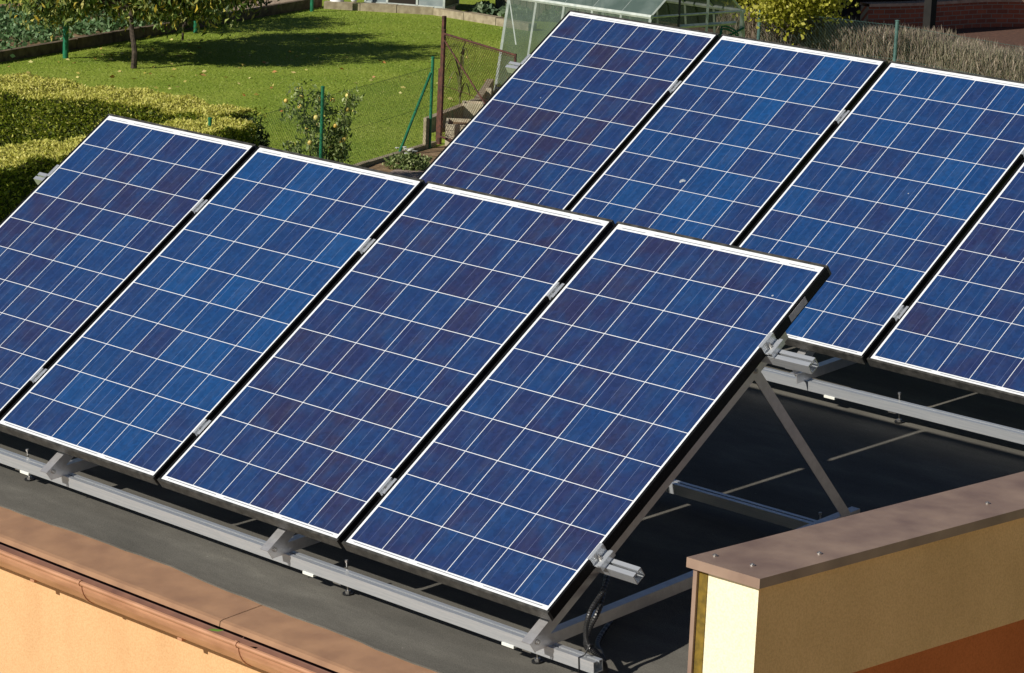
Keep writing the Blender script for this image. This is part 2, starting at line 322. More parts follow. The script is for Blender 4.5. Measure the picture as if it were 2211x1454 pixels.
def rack(name,Prow,npan,label,xl,xr,tris,dv,dx):
    """Prow panel frame; roof-frame offset dv,dx"""
    root=empty(name,RF@Matrix.Translation((dx,dv,0)),label=label,cat='mounting rack')
    inv=root.matrix_world.inverted(); T=inv@Prow       # panel -> rack local (roof axes)
    # base rails on the roof (slotted), standing on rubber shims
    for y0 in (.057,1.512):
        mb=MB(); rail_profile(mb,xl-.02,xr+.145-.17,y0,.10); mb.build('base_rail',M['alu'],root)
    # rails under the panels
    for y0,xe in ((.250,.158),(1.238,.186)):
        mb=MB(); rail_profile(mb,-npan_left(npan)-.135,xe+(npan-4)*PITCH,y0,-.0415,Mx=T,ht=.038); mb.build('module_rail',M['alu'],root)
    N=T.to_3x3()@Vector((0,0,1)); V=T.to_3x3()@Vector((0,1,0))
    for xt in tris:
        c=lambda y,z: T@Vector((xt,y,z))
        mb=MB(); Lbar(mb,c(-.085,-.0805),c(1.40,-.0805),.042,.041,.003,(-1,0,0),N); mb.build('sloped_bar',M['alud'],root)
        a=c(1.21,-.105); a=Vector((a.x-.004,a.y,a.z)); b=Vector((a.x,1.60,.115)); d=(b-a).normalized(); nu=Vector((0,-d.z,d.y))
        if nu.z<0: nu=-nu
        mb=MB(); Lbar(mb,a-d*.02+nu*.02,b+nu*.02,.040,.036,.003,(-1,0,0),nu); mb.build('strut',M['alud'],root)
        mb=MB(); Lbar(mb,(a.x-.001,.0,.142),(a.x-.001,1.66,.142),.0405,.038,.003,(-1,0,0),(0,0,1)); mb.build('base_bar',M['alud'],root)
        for p in (c(-.058,-.100),c(1.21,-.100),Vector((xt,1.58,.125))): mb=MB(); hexbolt(mb,(xt-.001,p.y,p.z),(1,0,0),.009,.006,n=12); hexbolt(mb,(xt+.0045,p.y,p.z),(1,0,0),.0055,.004); mb.build('bolt',M['bolt'],root)
    # hanger bolts fixing the base rails to the roof
    hx=[-.165,-1.10,-2.98,-3.9] if npan==4 else [-.9+k*1.02 for k in range(-3,5)]
    for x in hx:
        for y in (.112,1.567):
            mb=MB(); mb.tube([(x,y,.0),(x,y,.125)],.0035,n=6); mb.tube([(x,y,.120),(x,y,.128)],.0065,n=6)
            mb.tube([(x,y,.0),(x,y,.006)],.020,n=12,mat=1); mb.tube([(x,y-.0,.006),(x,y,.014)],.011,n=6,mat=0)
            mb.box((x-.02,y-.05,.052),(x+.02,y+.012,.0595),0)
            mb.build('hanger_bolt',[M['bolt'],M['rubber']],root)
    # white shims under the base rail
    for x in ([-.245,-1.245,-2.93] if npan==4 else [-1.22,.05,1.3]):
        mb=MB(); mb.box((x-.028,.0545,.050),(x+.028,.090,.0598)); mb.build('shim',M['shim'],root)
    # clamps
    def clampgeo(xc,yc,end=False):
        mb=MB()
        def bx(a,b,m=0): mb.box(a,b,m,M=T)
        if not end:
            bx((xc-.018,yc-.036,.0005),(xc-.0085,yc+.036,.0035)); bx((xc+.0085,yc-.036,.0005),(xc+.018,yc+.036,.0035))
            bx((xc-.0085,yc-.036,-.022),(xc-.0065,yc+.036,.0035)); bx((xc+.0065,yc-.036,-.022),(xc+.0085,yc+.036,.0035)); bx((xc-.0065,yc-.036,-.022),(xc+.0065,yc+.036,-.0195))
            c0=T@Vector((xc,yc-.004,-.0195)); mb.tube([c0,c0+N*.014],.006,n=8,mat=1)
            bx((xc-.006,yc-.045,-.0415),(xc+.006,yc-.03,-.024),1)
        else:
            bx((xc-.012,yc-.036,.0005),(xc+.002,yc+.036,.0035)); bx((xc+.0005,yc-.036,-.030),(xc+.003,yc+.036,.0035))
            bx((xc+.003,yc-.036,-.030),(xc+.022,yc+.036,-.0275)); bx((xc+.020,yc-.036,-.0275),(xc+.036,yc+.036,-.020)); bx((xc+.034,yc-.036,-.0410),(xc+.0365,yc+.036,-.020))
            c0=T@Vector((xc+.013,yc-.006,-.0275)); mb.tube([c0,c0+N*.016],.0068,n=8,mat=1); mb.tube([c0,c0+N*.026],.0035,n=6,mat=1)
        return mb
    for yc in (.292-.02,1.272):
        for k in range(npan-1):
            xc=-(3-k)*PITCH-PW/2+PITCH/2-(PITCH-.0)/2+(.5*(PITCH))-PW/2 if False else (-PW-(3-k)*PITCH)+PW+(PITCH-PW)/2
            clampgeo(xc,yc).build('middle_clamp',[M['alu'],M['bolt']],root)
        clampgeo((npan-4)*PITCH,yc,True).build('end_clamp',[M['alu'],M['bolt']],root)
        mb=MB(); xc=-PW-3*PITCH
        mb.box((xc-.002,yc-.036,.0005),(xc+.012,yc+.036,.0035),0,M=T); mb.box((xc-.003,yc-.036,-.030),(xc-.0005,yc+.036,.0035),0,M=T); mb.box((xc-.036,yc-.036,-.0410),(xc-.003,yc+.036,-.0275),0,M=T)
        mb.build('end_clamp',M['alu'],root)
    return root
def npan_left(n): return PW+3*PITCH
rackF=rack('mounting_rack',PA,4,'aluminium rail and triangle rack carrying the front row of panels',-4.2,.17,(-.052,-1.357,-2.660,-3.96),0,0)
rackB=rack('mounting_rack',PB,5,'aluminium rail and triangle rack carrying the back row of panels',-4.2,1.2,(-3.96,-2.66,-1.36,-.052,1.0),2.775,.06)

# ------------------------------------------------------------ garage: roof, flashing, gutter, walls, parapet
G=empty('garage',label='apricot rendered garage with grey felt roof carrying the solar panels',cat='garage')
XL,XR,YB=-4.35,.93,5.2
def rw(x,v,w): return RF@Vector((x,v,w))
mb=MB()   # felt with a slightly wavy front edge lying over the flashing
n=60; top=[];
for i in range(n+1):
    x=XL+(XR-XL)*i/n; e=-.148+.007*math.sin(x*2.1+.6)+.006*math.sin(x*4.7)+.003*math.sin(x*13)+.002*math.sin(x*31)+(.028*math.exp(-((x+1.8)/.4)**2))
    e-=max(0,x+.9)*.012
    top.append((x,e))
V=[rw(x,e,0) for x,e in top]+[rw(x,YB,0) for x,e in top]+[rw(x,e,-.006) for x,e in top]
mb.add(V,[(i,i+1,n+2+i,n+1+i) for i in range(n)]+[(2*n+2+i,2*n+3+i,i+1,i) for i in range(n)])
mb.build('roof_felt',M['felt'],G)
mb=MB()   # painted sheet along the eaves, dropped nose over the gutter
segs=[(XL-.05,-1.262),(-1.258,1.02)]
for a,b in segs:
    V=[rw(a,.1,-.004),rw(b,.1,-.004),rw(a,-.322,-.007),rw(b,-.322,-.007),rw(a,-.336,-.010),rw(b,-.336,-.010),rw(a,-.340,-.028),rw(b,-.340,-.028),rw(a,-.330,-.030),rw(b,-.330,-.030),rw(a,-.326,-.014),rw(b,-.326,-.014)]
    mb.add(V,[(2*i,2*i+2,2*i+3,2*i+1) for i in range(5)])
mb.build('eave_flashing',M['flash'],G)
mb=MB(); mb.box((XL,0,0),(XR,0,0)) if False else None
e0=rw(0,-.336,-.010); WY=-.195
# half round gutter
gc=Vector((0,-.287,2.832)); rr=.088
def gut(a,b,r,th,m):
    k=14; ang=[math.pi+math.pi*i/k for i in range(k+1)]
    vs=[]
    for x in (a,b):
        for t in ang: vs.append((x,gc.y+r*math.cos(t),gc.z+r*math.sin(t)))
        for t in ang: vs.append((x,gc.y+(r-th)*math.cos(t),gc.z+(r-th)*math.sin(t)))
    K=k+1; fs=[]
    for i in range(k): fs.append((i,i+1,2*K+i+1,2*K+i)); 
    fs2=[(K+i+1,K+i,3*K+i,3*K+i+1) for i in range(k)]
    fs += [(0,2*K,3*K,K),(k,K+k,3*K+k,2*K+k)]
    mb.add(vs,fs,m); mb.add(vs,fs2,1)
    for x0 in (0,2*K): mb.add(vs,[(x0+i,x0+i+1,x0+K+i+1,x0+K+i) for i in range(k)],m)
mb=MB()
joints=[-4.6,-2.85,-1.968,-1.091,-.2,.86]
for a,b in zip(joints[:-1],joints[1:]): gut(a,b,rr,.004,0)
mb.tube([(-4.6,gc.y-rr-.003,gc.z+.003),(.86,gc.y-rr-.003,gc.z+.003)],.009,n=8)
mb.build('gutter',[M['gutter'],M['gutter_in']],G,smooth=False)
for x in joints[1:-1]:
    mb=MB(); gut(x-.004,x+.012,rr+.0035,.003,0); mb.tube([(x-.002,gc.y-rr-.004,gc.z+.004),(x+.012,gc.y-rr-.004,gc.z+.004)],.0115,n=8)
    mb.build('gutter_joint',[M['gutter'],M['gutter_in']],G)
for k,x in enumerate((-2.36,-1.49,-.62,.2)):
    mb=MB(); mb.box((x-.012,gc.y-.012,gc.z-rr-.018),(x+.012,WY,gc.z-rr-.004)); mb.box((x-.012,WY-.012,gc.z-rr-.03),(x+.012,WY-.001,gc.z-rr-.003)); mb.build('gutter_bracket',M['gutter'],G)
mb=MB(); mb.box((XL,WY,0),(1.09,WY+.25,2.80)); mb.box((XL,WY+.25,0),(XL+.25,4.9,2.9)); mb.box((XL+.25,4.75,0),(1.09,4.9,3.2)); mb.build('wall',M['wall'],G)
# side wall with parapet
ZC=3.6; PX0,PX1=.89,1.112; PY0=-.298; BY=5.1
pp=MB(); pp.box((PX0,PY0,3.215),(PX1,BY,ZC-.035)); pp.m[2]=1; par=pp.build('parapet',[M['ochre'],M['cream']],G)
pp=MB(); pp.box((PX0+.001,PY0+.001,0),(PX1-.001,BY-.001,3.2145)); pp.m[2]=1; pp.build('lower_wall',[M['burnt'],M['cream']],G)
pp=MB()
x0,x1,y0=.857,1.131,-.325
sx=lambda y:0.0
V=[(x0,y0,ZC),(x1,y0+.006,ZC),(x1+.012,BY+.03,ZC),(x0,BY+.03,ZC)]
Vb=[(a,b,ZC-.030) for a,b,_ in V]
pp.add(V+Vb,[(0,1,2,3),(7,6,5,4),(0,4,5,1),(1,5,6,2),(2,6,7,3),(3,7,4,0)])
cop=pp.build('coping',M['coping'],par)
for (x,y) in ((.90,-.25),(1.03,-.235),(1.07,.02),(1.03,.9),(1.07,1.35)):
    pp=MB(); pp.tube([(x,y,ZC),(x,y,ZC+.004)],.0075,n=10); pp.tube([(x,y,ZC+.004),(x,y,ZC+.007)],.0035,n=6)
    pp.build('screw',M['bolt'],cop)
pp=MB(); pp.box((PX0-.018,PY0-.012,2.2),(PX0-.003,BY,ZC-.030)); pp.build('edge_trim',M['coping'],par)
pp=MB(); pp.box((PX0-.002,PY0-.003,2.2),(PX0+.030,PY0+.02,ZC-.037)); pp.build('end_strip',M['strip'],par)  # olive-brown strip down the left edge of the end face

# a few leaves blown onto the gutter and the roof
for (x,y,z,a,l,lab,c) in ((-1.205,-.372,2.851,.5,.030,'small green leaf lying on the rim of the gutter',(96,130,40)),):
    mb=MB(); ca,sa=math.cos(a),math.sin(a); q=[(-l,0,0),(-l*.4,l*.32,.003),(l*.4,l*.28,.003),(l,0,.006),(l*.4,-l*.28,.001),(-l*.4,-l*.32,.001)]
    mb.add([(x+u*ca-v*sa,y+u*sa+v*ca,z+w_) for u,v,w_ in q],[(0,1,2,3,4,5)]); tag(mb.build('fallen_leaf',mat('leaf_on_roof',s2l(c),rough=.6)),lab,'leaf')
# corrugated conduit tied to the end of the front rail
M['conduit']=mat('black_conduit',(.018,.018,.018),(.03,.03,.03),rough=.35,scale=50)
def smooth_path(P,n=10):
    P=[Vector(p) for p in P]; out=[]
    Q=[P[0]]+P+[P[-1]]
    for i in range(1,len(Q)-2):
        for k in range(n):
            t=k/n; a,b,c,d=Q[i-1],Q[i],Q[i+1],Q[i+2]
            out.append(.5*((2*b)+(c-a)*t+(2*a-5*b+4*c-d)*t*t+(3*b-a-3*c+d)*t**3))
    out.append(P[-1]); return out
def ribbed(path,r): 
    n=len(path); return [r*(1.0 if i%2 else .82) for i in range(n)]
cb=empty('cable_conduit',RF,label='black corrugated cable conduit tied to the right end of the front base rail',cat='cable')
p=smooth_path([(-.25,.55,.30),(-.02,.30,.27),(.045,.15,.22),(.062,.11,.16),(.085,.108,.118),(.115,.14,.06),(.145,.10,.025),(.20,.02,.018),(.27,-.12,.018),(.30,-.3,.012)],24)
mb=MB(); mb.tube(p,ribbed(p,.0095),n=10); mb.build('conduit_tube',M['conduit'],cb)
p=smooth_path([(-.20,.50,.26),(.01,.24,.22),(.035,.15,.15),(.05,.125,.108),(.085,.128,.102),(.09,.16,.06),(.02,.22,.05),(-.12,.36,.02),(-.3,.7,.02)],24)
mb=MB(); mb.tube(p,ribbed(p,.010),n=10); mb.build('conduit_tube',M['conduit'],cb)
mb=MB(); xk=.082
mb.tube([(xk,.0545,.055),(xk,.0545,.1025),(xk+.004,.078,.104),(xk+.008,.10,.135),(xk+.004,.12,.128),(xk,.105,.1025)],.0022,n=5); mb.tube([(xk+.006,.085,.112),(xk+.018,.072,.118)],.003,n=6); mb.build('cable_tie',M['rubber'],cb)

# ================================================================= GARDEN
def grass_mat():
    T=NT('lawn_grass'); tc=T.n('ShaderNodeTexCoord')
    a=T.n('ShaderNodeTexNoise'); a.inputs['Scale'].default_value=.55; a.inputs['Detail'].default_value=8; a.inputs['Roughness'].default_value=.65; T.l(tc.outputs['Object'],a.inputs[0])
    b=T.n('ShaderNodeTexNoise'); b.inputs['Scale'].default_value=22; b.inputs['Detail'].default_value=5; T.l(tc.outputs['Object'],b.inputs[0])
    c=ramp(T,a.outputs[0],[(.3,s2l((118,142,52))),(.5,s2l((136,155,58))),(.7,s2l((156,168,74)))])
    m=T.n('ShaderNodeMix',data_type='RGBA',blend_type='MULTIPLY'); m.inputs[0].default_value=1; T.l(c,m.inputs[6]); T.l(ramp(T,b.outputs[0],[(.3,(.75,.8,.7)),(.7,(1.15,1.12,1.05))]),m.inputs[7])
    T.l(m.outputs[2],T.b.inputs['Base Color']); T.b.inputs['Roughness'].default_value=.8; T.b.inputs['Specular IOR Level'].default_value=.15
    bp=T.n('ShaderNodeBump'); bp.inputs['Strength'].default_value=.8; bp.inputs['Distance'].default_value=.03; T.l(b.outputs[0],bp.inputs['Height']); T.l(bp.outputs[0],T.b.inputs['Normal'])
    return T.m
M['grass']=grass_mat()
M['soil']=mat('garden_soil',s2l((112,92,68)),s2l((158,134,104)),rough=.95,scale=5,detail=10,bump=1,bscale=25,spec=.1)
M['gravel']=mat('pale_gravel',s2l((150,130,112)),s2l((186,168,146)),rough=.95,scale=18,detail=8,bump=.8,bscale=30,spec=.1)
M['conc']=mat('garden_concrete',s2l((138,126,104)),s2l((168,156,132)),rough=.9,scale=9,detail=9,bump=.4,bscale=40,spec=.15)
M['slab']=mat('pinkish_slab',s2l((150,132,122)),s2l((166,148,136)),rough=.85,scale=3)
M['gpost']=mat('green_painted_post',s2l((20,96,66)),s2l((30,120,84)),rough=.45,scale=14)
M['bgpost']=mat('grey_green_post',s2l((58,88,84)),s2l((84,116,110)),rough=.5,scale=14)
M['wire']=mat('green_wire',s2l((40,66,48)),rough=.5)
M['rust']=mat('rusty_steel',s2l((56,34,28)),s2l((98,58,44)),rough=.8,scale=18,detail=8)
def sheet(name,pts,z,m,**k):
    mb=MB(); mb.add([(x,y,z) for x,y in pts],[tuple(range(len(pts)))]); o=mb.build(name,m); return tag(o,**k)
sheet('ground',[(-160,-80),(80,-80),(80,200),(-160,200)],0,M['grass'],kind='structure')
sheet('yard_bounce_sheet',[(-14,-40),(45,-40),(45,9),(1.6,9),(1.6,-1.2),(-14,-1.2)],.008,mat('warm_bounce_sheet',s2l((176,150,122)),s2l((196,172,144)),rough=.9,scale=3,detail=8),kind='structure')  # unseen pale ground added to bounce warm light onto parapet and bars
sheet('vegetable_bed_soil',[(-29.6,14.6),(-32.04,20.71),(-36.17,30.96),(-38.6,30.2),(-38.6,24.8),(-36.8,20),(-33.2,13.4)],.03,M['soil'],kind='structure')
sheet('gravel_strip',[(-34.7,27.0),(-36.3,30.9),(-36.9,31.5),(-37.2,30.6),(-36.3,27.9),(-36.0,26.9)],.045,M['gravel'],kind='structure')
sheet('soil_bed',[(-21.35,18.55),(-21.51,18.85),(-22.3,20.86),(-22.75,21.9),(-22.2,23.2),(-20.4,22.0),(-19.6,18.2)],.012,M['soil'],kind='structure')
sheet('terrace_path',[(-20.7,18.3),(-21.35,19.35),(-21.0,20.4),(-15,21),(-12,18)],.03,M['slab'],kind='structure')
sheet('terrace',[(-31.8,34.6),(-20,33.5),(-14,52),(-30,54),(-33.5,44)],.01,mat('terrace_shade_paving',s2l((78,54,42)),s2l((104,72,56)),rough=.9,scale=14,detail=8),kind='structure')  # paving coloured darker to stand in for shade on the terrace
# low edging walls
M['edgedark']=mat('dark_edging',s2l((84,70,54)),s2l((120,104,82)),rough=.95,scale=9,detail=9)  # darker brown than the other edging
def kerb(name,pts,h,wd,label,m=None,seg=.5):
    mb=MB()
    for (a,b) in zip(pts[:-1],pts[1:]):
        a,b=Vector((*a,0)),Vector((*b,0)); L=(b-a).length; d=(b-a)/L; nn=Vector((-d.y,d.x,0)); k=max(1,int(L/seg))
        for i in range(k):
            s,e=a+d*(L*i/k+.006),a+d*(L*(i+1)/k-.006); hh=h+random.uniform(-.012,.012); jj=nn*random.uniform(-.008,.008)
            q=[s+jj,e+jj,e+jj+nn*wd,s+jj+nn*wd]; mb.add([(p.x,p.y,0) for p in q]+[(p.x,p.y,hh) for p in q],[(3,2,1,0),(4,5,6,7),(0,1,5,4),(1,2,6,5),(2,3,7,6),(3,0,4,7)])
    return tag(mb.build(name,m or M['conc']),label,'garden edging')
kerb('garden_edging',[(-29.4,14.1),(-32.04,20.71),(-36.17,30.96)],.17,.10,'long low dark edging between the lawn and the vegetable bed',m=M['edgedark'],seg=1.9)
kerb('garden_edging',[(-35.9,30.75),(-34.25,32.03),(-33.4,32.0),(-31.6,31.9)],.14,.20,'low stone edging at the far end of the lawn below the cold frame',seg=.62)
kerb('garden_edging',[(-21.3,18.4),(-21.55,18.9),(-22.4,20.9)],.06,.08,'narrow edging strip between the lawn and the bare soil by the brace',seg=2)
kerb('garden_edging',[(-23.3,21.65),(-24.35,23.6),(-25.9,25.4)],.20,.10,'grey concrete retaining edge running from the rusty gate to the greenhouse',seg=3)

# ---- leaves
def leaves(name,C,size,nrm=None,mats=None,parent=None,aspect=.45,droop=0,lr=None,nspread=1.0,curl=.25):
    """C: (n,3) centres; each leaf a bent quad pair (4 tris as 2 quads) with random direction"""
    n=len(C); C=np.asarray(C,float); size=np.asarray(size) if np.ndim(size) else np.full(n,size)
    size=size*rng.uniform(.7,1.3,n)
    d=rng.normal(size=(n,3)); 
    if nrm is not None: d=d*nspread+np.asarray(nrm)*1.0
    d[:,2]-=droop; d/=np.linalg.norm(d,axis=1)[:,None]
    s=np.cross(d,rng.normal(size=(n,3))); s/=np.linalg.norm(s,axis=1)[:,None]
    u=np.cross(d,s)
    L=size[:,None]; W=L*aspect
    a=C-d*L*.5; e=C+d*L*.5; bend=u*L*curl*.4
    V=np.stack([a,C+s*W*.5+bend,e,C-s*W*.5+bend],1).reshape(-1,3)
    F=np.arange(4*n).reshape(n,4)
    me=bpy.data.meshes.new(name); me.vertices.add(4*n); me.vertices.foreach_set('co',V.ravel().astype(np.float32))
    me.loops.add(4*n); me.loops.foreach_set('vertex_index',F.ravel().astype(np.int32)); me.polygons.add(n)
    me.polygons.foreach_set('loop_start',(np.arange(n)*4).astype(np.int32)); 
    try: me.polygons.foreach_set('loop_total',np.full(n,4,dtype=np.int32))
    except Exception: pass
    at=me.attributes.new('lr','FLOAT','FACE'); v=(rng.random(n) if lr is None else np.asarray(lr)).astype(np.float32); at.data.foreach_set('value',v)
    me.materials.append(mats); me.update(calc_edges=True); me.validate()
    o=bpy.data.objects.new(name,me); COL.objects.link(o)
    if parent is not None: o.parent=parent
    return o
M['peach']=leafmat('peach_leaf',[s2l((36,54,18)),s2l((70,92,30)),s2l((108,126,54)),s2l((164,170,100)),s2l((186,160,50))],transl=.12)
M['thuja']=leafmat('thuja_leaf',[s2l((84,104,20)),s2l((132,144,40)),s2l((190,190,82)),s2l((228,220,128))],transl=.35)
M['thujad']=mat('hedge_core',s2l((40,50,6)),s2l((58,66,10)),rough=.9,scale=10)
M['bedleaf']=leafmat('bed_leaf',[s2l((54,84,42)),s2l((86,120,70)),s2l((136,162,116))])
M['cab']=leafmat('cabbage_leaf',[s2l((82,104,78)),s2l((120,142,108)),s2l((150,164,130))])
M['yellowbush']=leafmat('yellow_green_leaf',[s2l((110,112,24)),s2l((176,174,56)),s2l((220,214,110))],transl=.4)
M['darkleaf']=leafmat('dark_leaf',[s2l((24,38,16)),s2l((48,66,28)),s2l((96,112,66))])
M['lav']=leafmat('dry_stalk',[s2l((110,94,84)),s2l((150,132,118)),s2l((146,140,112)),s2l((196,176,158))],transl=.35)
M['tomleaf']=leafmat('tomato_leaf',[s2l((84,106,48)),s2l((128,146,80)),s2l((184,192,136))])
M['fruit']=mat('yellow_fruit',s2l((216,204,120)),s2l((222,180,80)),rough=.35,scale=12)
M['bark']=mat('bark',s2l((44,36,28)),s2l((84,72,60)),rough=.95,scale=22,detail=9,bump=.8,bscale=50)
M['stem']=mat('green_stem',s2l((76,92,42)),s2l((110,112,64)),rough=.7,scale=14)

# ---- young peach tree and smaller second tree
def tree(base,crown_c,crown_r,nclump,nleaf,label,h,lean,leafsize=.11,name='peach_tree',low=0):
    t=empty(name,Matrix.Translation(base),label=label,cat='tree')
    mb=MB(); hub=Vector((lean[0]*.4,lean[1]*.4,h*.38))
    mb.tube(smooth_path([(0,0,-.02),(.02,0,.25),(hub.x*.6,hub.y*.6,h*.25),tuple(hub)],5),[h*v for v in (.023,.0215,.0205,.0198,.0192,.0187,.0183,.018,.0177,.0174,.0171,.0168,.0165,.0162,.016,.0158)],n=8)
    C=[]
    cc=Vector(crown_c); cr=Vector(crown_r)
    tips=[]
    for k in range(nclump):
        while True:
            p=Vector((random.uniform(-1,1),random.uniform(-1,1),random.uniform(-1,1)))
            if .35<p.length<1: break
        tips.append(Vector((cc.x+p.x*cr.x,cc.y+p.y*cr.y,cc.z+p.z*cr.z)))
    for k in range(low):
        a=random.uniform(0,6.28); q=random.uniform(.35,1)**.6*1.12; tips.append(Vector((cc.x+q*cr.x*math.cos(a),cc.y+q*cr.y*math.sin(a),random.uniform(.78,1.25))))
    for tp in tips:
        mid=(hub+tp)*.5+Vector((0,0,.12)); mb.tube(smooth_path([tuple(hub),tuple(mid),tuple(tp)],4),[.03-.0028*i for i in range(9)],n=5,cap=False)
    mb.build('trunk',M['bark'],t)
    P=[]
    for tp in tips:
        k=int(nleaf/len(tips)); q=rng.normal(size=(k,3))*np.array([.19,.19,.15])+np.array(tp); P.append(q)
    P=np.concatenate(P)
    leaves('crown',P,leafsize*1.12,mats=M['peach'],parent=t,aspect=.3,droop=1.4,curl=.5)
    return t
tree((-30.57,22.13,0),(-1.15,.75,2.0),(1.45,1.5,1.15),52,24000,'small leafy peach tree on the lawn at the upper left, shading the grass',2.3,(-.5,.2),low=46)
tree((-35.2,25.4,0),(.15,.1,1.35),(1.2,1.2,.8),34,7500,'smaller fruit tree standing in the vegetable bed behind the peach tree',1.6,(.1,.1))
tree((-33.09,25.12,0),(.35,.55,1.2),(.55,.6,.62),16,4200,'thin dark sapling on the lawn beside the green post right of the peach tree',1.0,(.1,.1),low=8)

# ---- vegetable bed ground cover (stuff)
def poly_pts(n,poly):
    xs=[p[0] for p in poly]; ys=[p[1] for p in poly]; out=[]
    def inside(x,y):
        c=False; j=len(poly)-1
        for i in range(len(poly)):
            if ((poly[i][1]>y)!=(poly[j][1]>y)) and x<(poly[j][0]-poly[i][0])*(y-poly[i][1])/(poly[j][1]-poly[i][1])+poly[i][0]: c=not c
            j=i
        return c
    while len(out)<n:
        x=random.uniform(min(xs),max(xs)); y=random.uniform(min(ys),max(ys))
        if inside(x,y): out.append((x,y))
    return np.array(out)
bed=[(-29.9,15.0),(-32.25,20.8),(-34.6,26.3),(-36.9,27.6),(-37.9,25.2),(-37,21),(-33.2,14.2)]
cl=poly_pts(600,bed); pts=np.repeat(cl,34,axis=0)+rng.normal(size=(600*34,2))*.11
z=np.abs(rng.normal(size=len(pts)))*.055+.05
o=leaves('ground_cover',np.column_stack([pts,z]),.085,nrm=np.array([0,0,.3]),mats=M['bedleaf'],aspect=.7); tag(o,'low blue-green leafy crop covering the vegetable bed','ground cover',kind='stuff')
# ---- fallen leaves (stuff)
fp=[];
for _ in range(190):
    t=random.random(); 
    c=np.array([-31.2,23.5]) if t<.55 else np.array([-28,21.5])
    p=c+rng.normal(size=2)*np.array([1.6,2.6]) if t<.9 else np.array([random.uniform(-34,-23),random.uniform(17,29)])
    fp.append((*p,.012))
o=leaves('fallen_leaves',fp,.075,nrm=np.array([1.5,1.0,0]),nspread=.5,mats=leafmat('fallen_leaf',[s2l((150,120,50)),s2l((190,176,90)),s2l((204,196,130)),s2l((170,90,40))],transl=.1),aspect=.6); tag(o,'yellow fallen leaves scattered on the lawn under the tree','fallen leaves',kind='stuff')
# ---- grass blades (stuff): short tufts giving the lawn its nap
gp=poly_pts(52000,[(-21.3,18.3),(-23.0,15.5),(-29.2,14.2),(-31.9,20.6),(-36.0,30.6),(-34.1,31.9),(-31.5,31.8),(-26,26),(-22.6,21)])
o=leaves('grass_blades',np.column_stack([gp,np.full(len(gp),.008)]),.034,nrm=np.array([0,0,.6]),nspread=.9,mats=leafmat('grass_blade',[s2l((124,147,52)),s2l((144,163,62)),s2l((160,175,74)),s2l((188,192,112))],transl=.4),aspect=.25); tag(o,'short mown grass blades of the lawn','grass',kind='stuff')

# ---- clipped hedges
def hedge(cpts,wid,h,label,nt_,lr_top=True):
    t=empty('hedge',label=label,cat='hedge')
    # centre line with widths -> surface samples
    cp=[Vector((*p,0)) for p in cpts]; mb=MB(); L=[]; R=[]
    nn=[]
    for i,p in enumerate(cp):
        d=(cp[min(i+1,len(cp)-1)]-cp[max(i-1,0)]).normalized(); nn.append(Vector((-d.y,d.x,0)))
    for i in range(len(cp)-1):
        a,b=cp[i],cp[i+1]; w0,w1=wid[i]/2-.05,wid[i+1]/2-.05
        V=[a-nn[i]*w0,b-nn[i+1]*w1,b+nn[i+1]*w1,a+nn[i]*w0]
        mb.add([(v.x,v.y,0) for v in V]+[(v.x,v.y,h-.06) for v in V],[(3,2,1,0),(4,5,6,7),(0,1,5,4),(1,2,6,5),(2,3,7,6),(3,0,4,7)])
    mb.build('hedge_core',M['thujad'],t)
    P=[];N=[];A=[]
    tot=sum((cp[i+1]-cp[i]).length for i in range(len(cp)-1))
    for _ in range(nt_):
        s=random.uniform(0,tot); i=0
        while i<len(cp)-2 and s>(cp[i+1]-cp[i]).length: s-=(cp[i+1]-cp[i]).length; i+=1
        f=min(1,s/(cp[i+1]-cp[i]).length); c=cp[i].lerp(cp[i+1],f); n_=nn[i].lerp(nn[i+1],f).normalized(); w_=(wid[i]*(1-f)+wid[i+1]*f)/2
        d=(cp[i+1]-cp[i]).normalized()
        r=random.random(); H=h*(1+.02*math.sin(s*5)+.015*math.sin(s*11+2))
        if r<.42: q=c+n_*random.uniform(-w_,w_); z=H+random.gauss(0,.012); nv=Vector((0,0,1)); lr=random.uniform(.6,1)  # top leaves lighter: sunlight put into the leaf colour
        elif r<.94:
            sd=-1 if random.random()<.8 else 1; bulge=.04*math.sin(s*4+z_)*0 if False else .03*math.sin(s*6.3)
            zz=H*random.random()**.9; q=c+n_*sd*(w_+bulge+random.gauss(0,.02)); z=zz; nv=n_*sd+Vector((0,0,.5)); lr=random.uniform(0,.55) if random.random()<.93 else .9  # side leaves darker: shade put into the leaf colour
        else:
            e=cp[-1] if random.random()<.7 else cp[0]; dd=d if e==cp[-1] else -d; nv=dd+Vector((0,0,.4)); q=e+dd*random.uniform(-.02,.05)+n_*random.uniform(-w_,w_); z=H*random.random(); lr=random.uniform(0,.7)
        P.append((q.x,q.y,max(.02,z))); N.append(tuple(nv)); A.append(lr)
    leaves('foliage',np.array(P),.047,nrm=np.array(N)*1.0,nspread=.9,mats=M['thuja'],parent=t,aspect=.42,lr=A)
    return t
hedge([(-27.2,13.1),(-23.4,14.53),(-21.6,15.2),(-20.15,15.5)],[1.5,1.45,1.05,.65],1.1,'far yellow-green clipped hedge bordering the lawn, its top sunlit',76000)
hedge([(-18.3,8.6),(-18.9,11.7),(-19.35,14.0),(-19.75,15.1)],[.8,.8,.75,.6],1.1,'near yellow-green clipped hedge with its shaded side behind the front panels',46000)
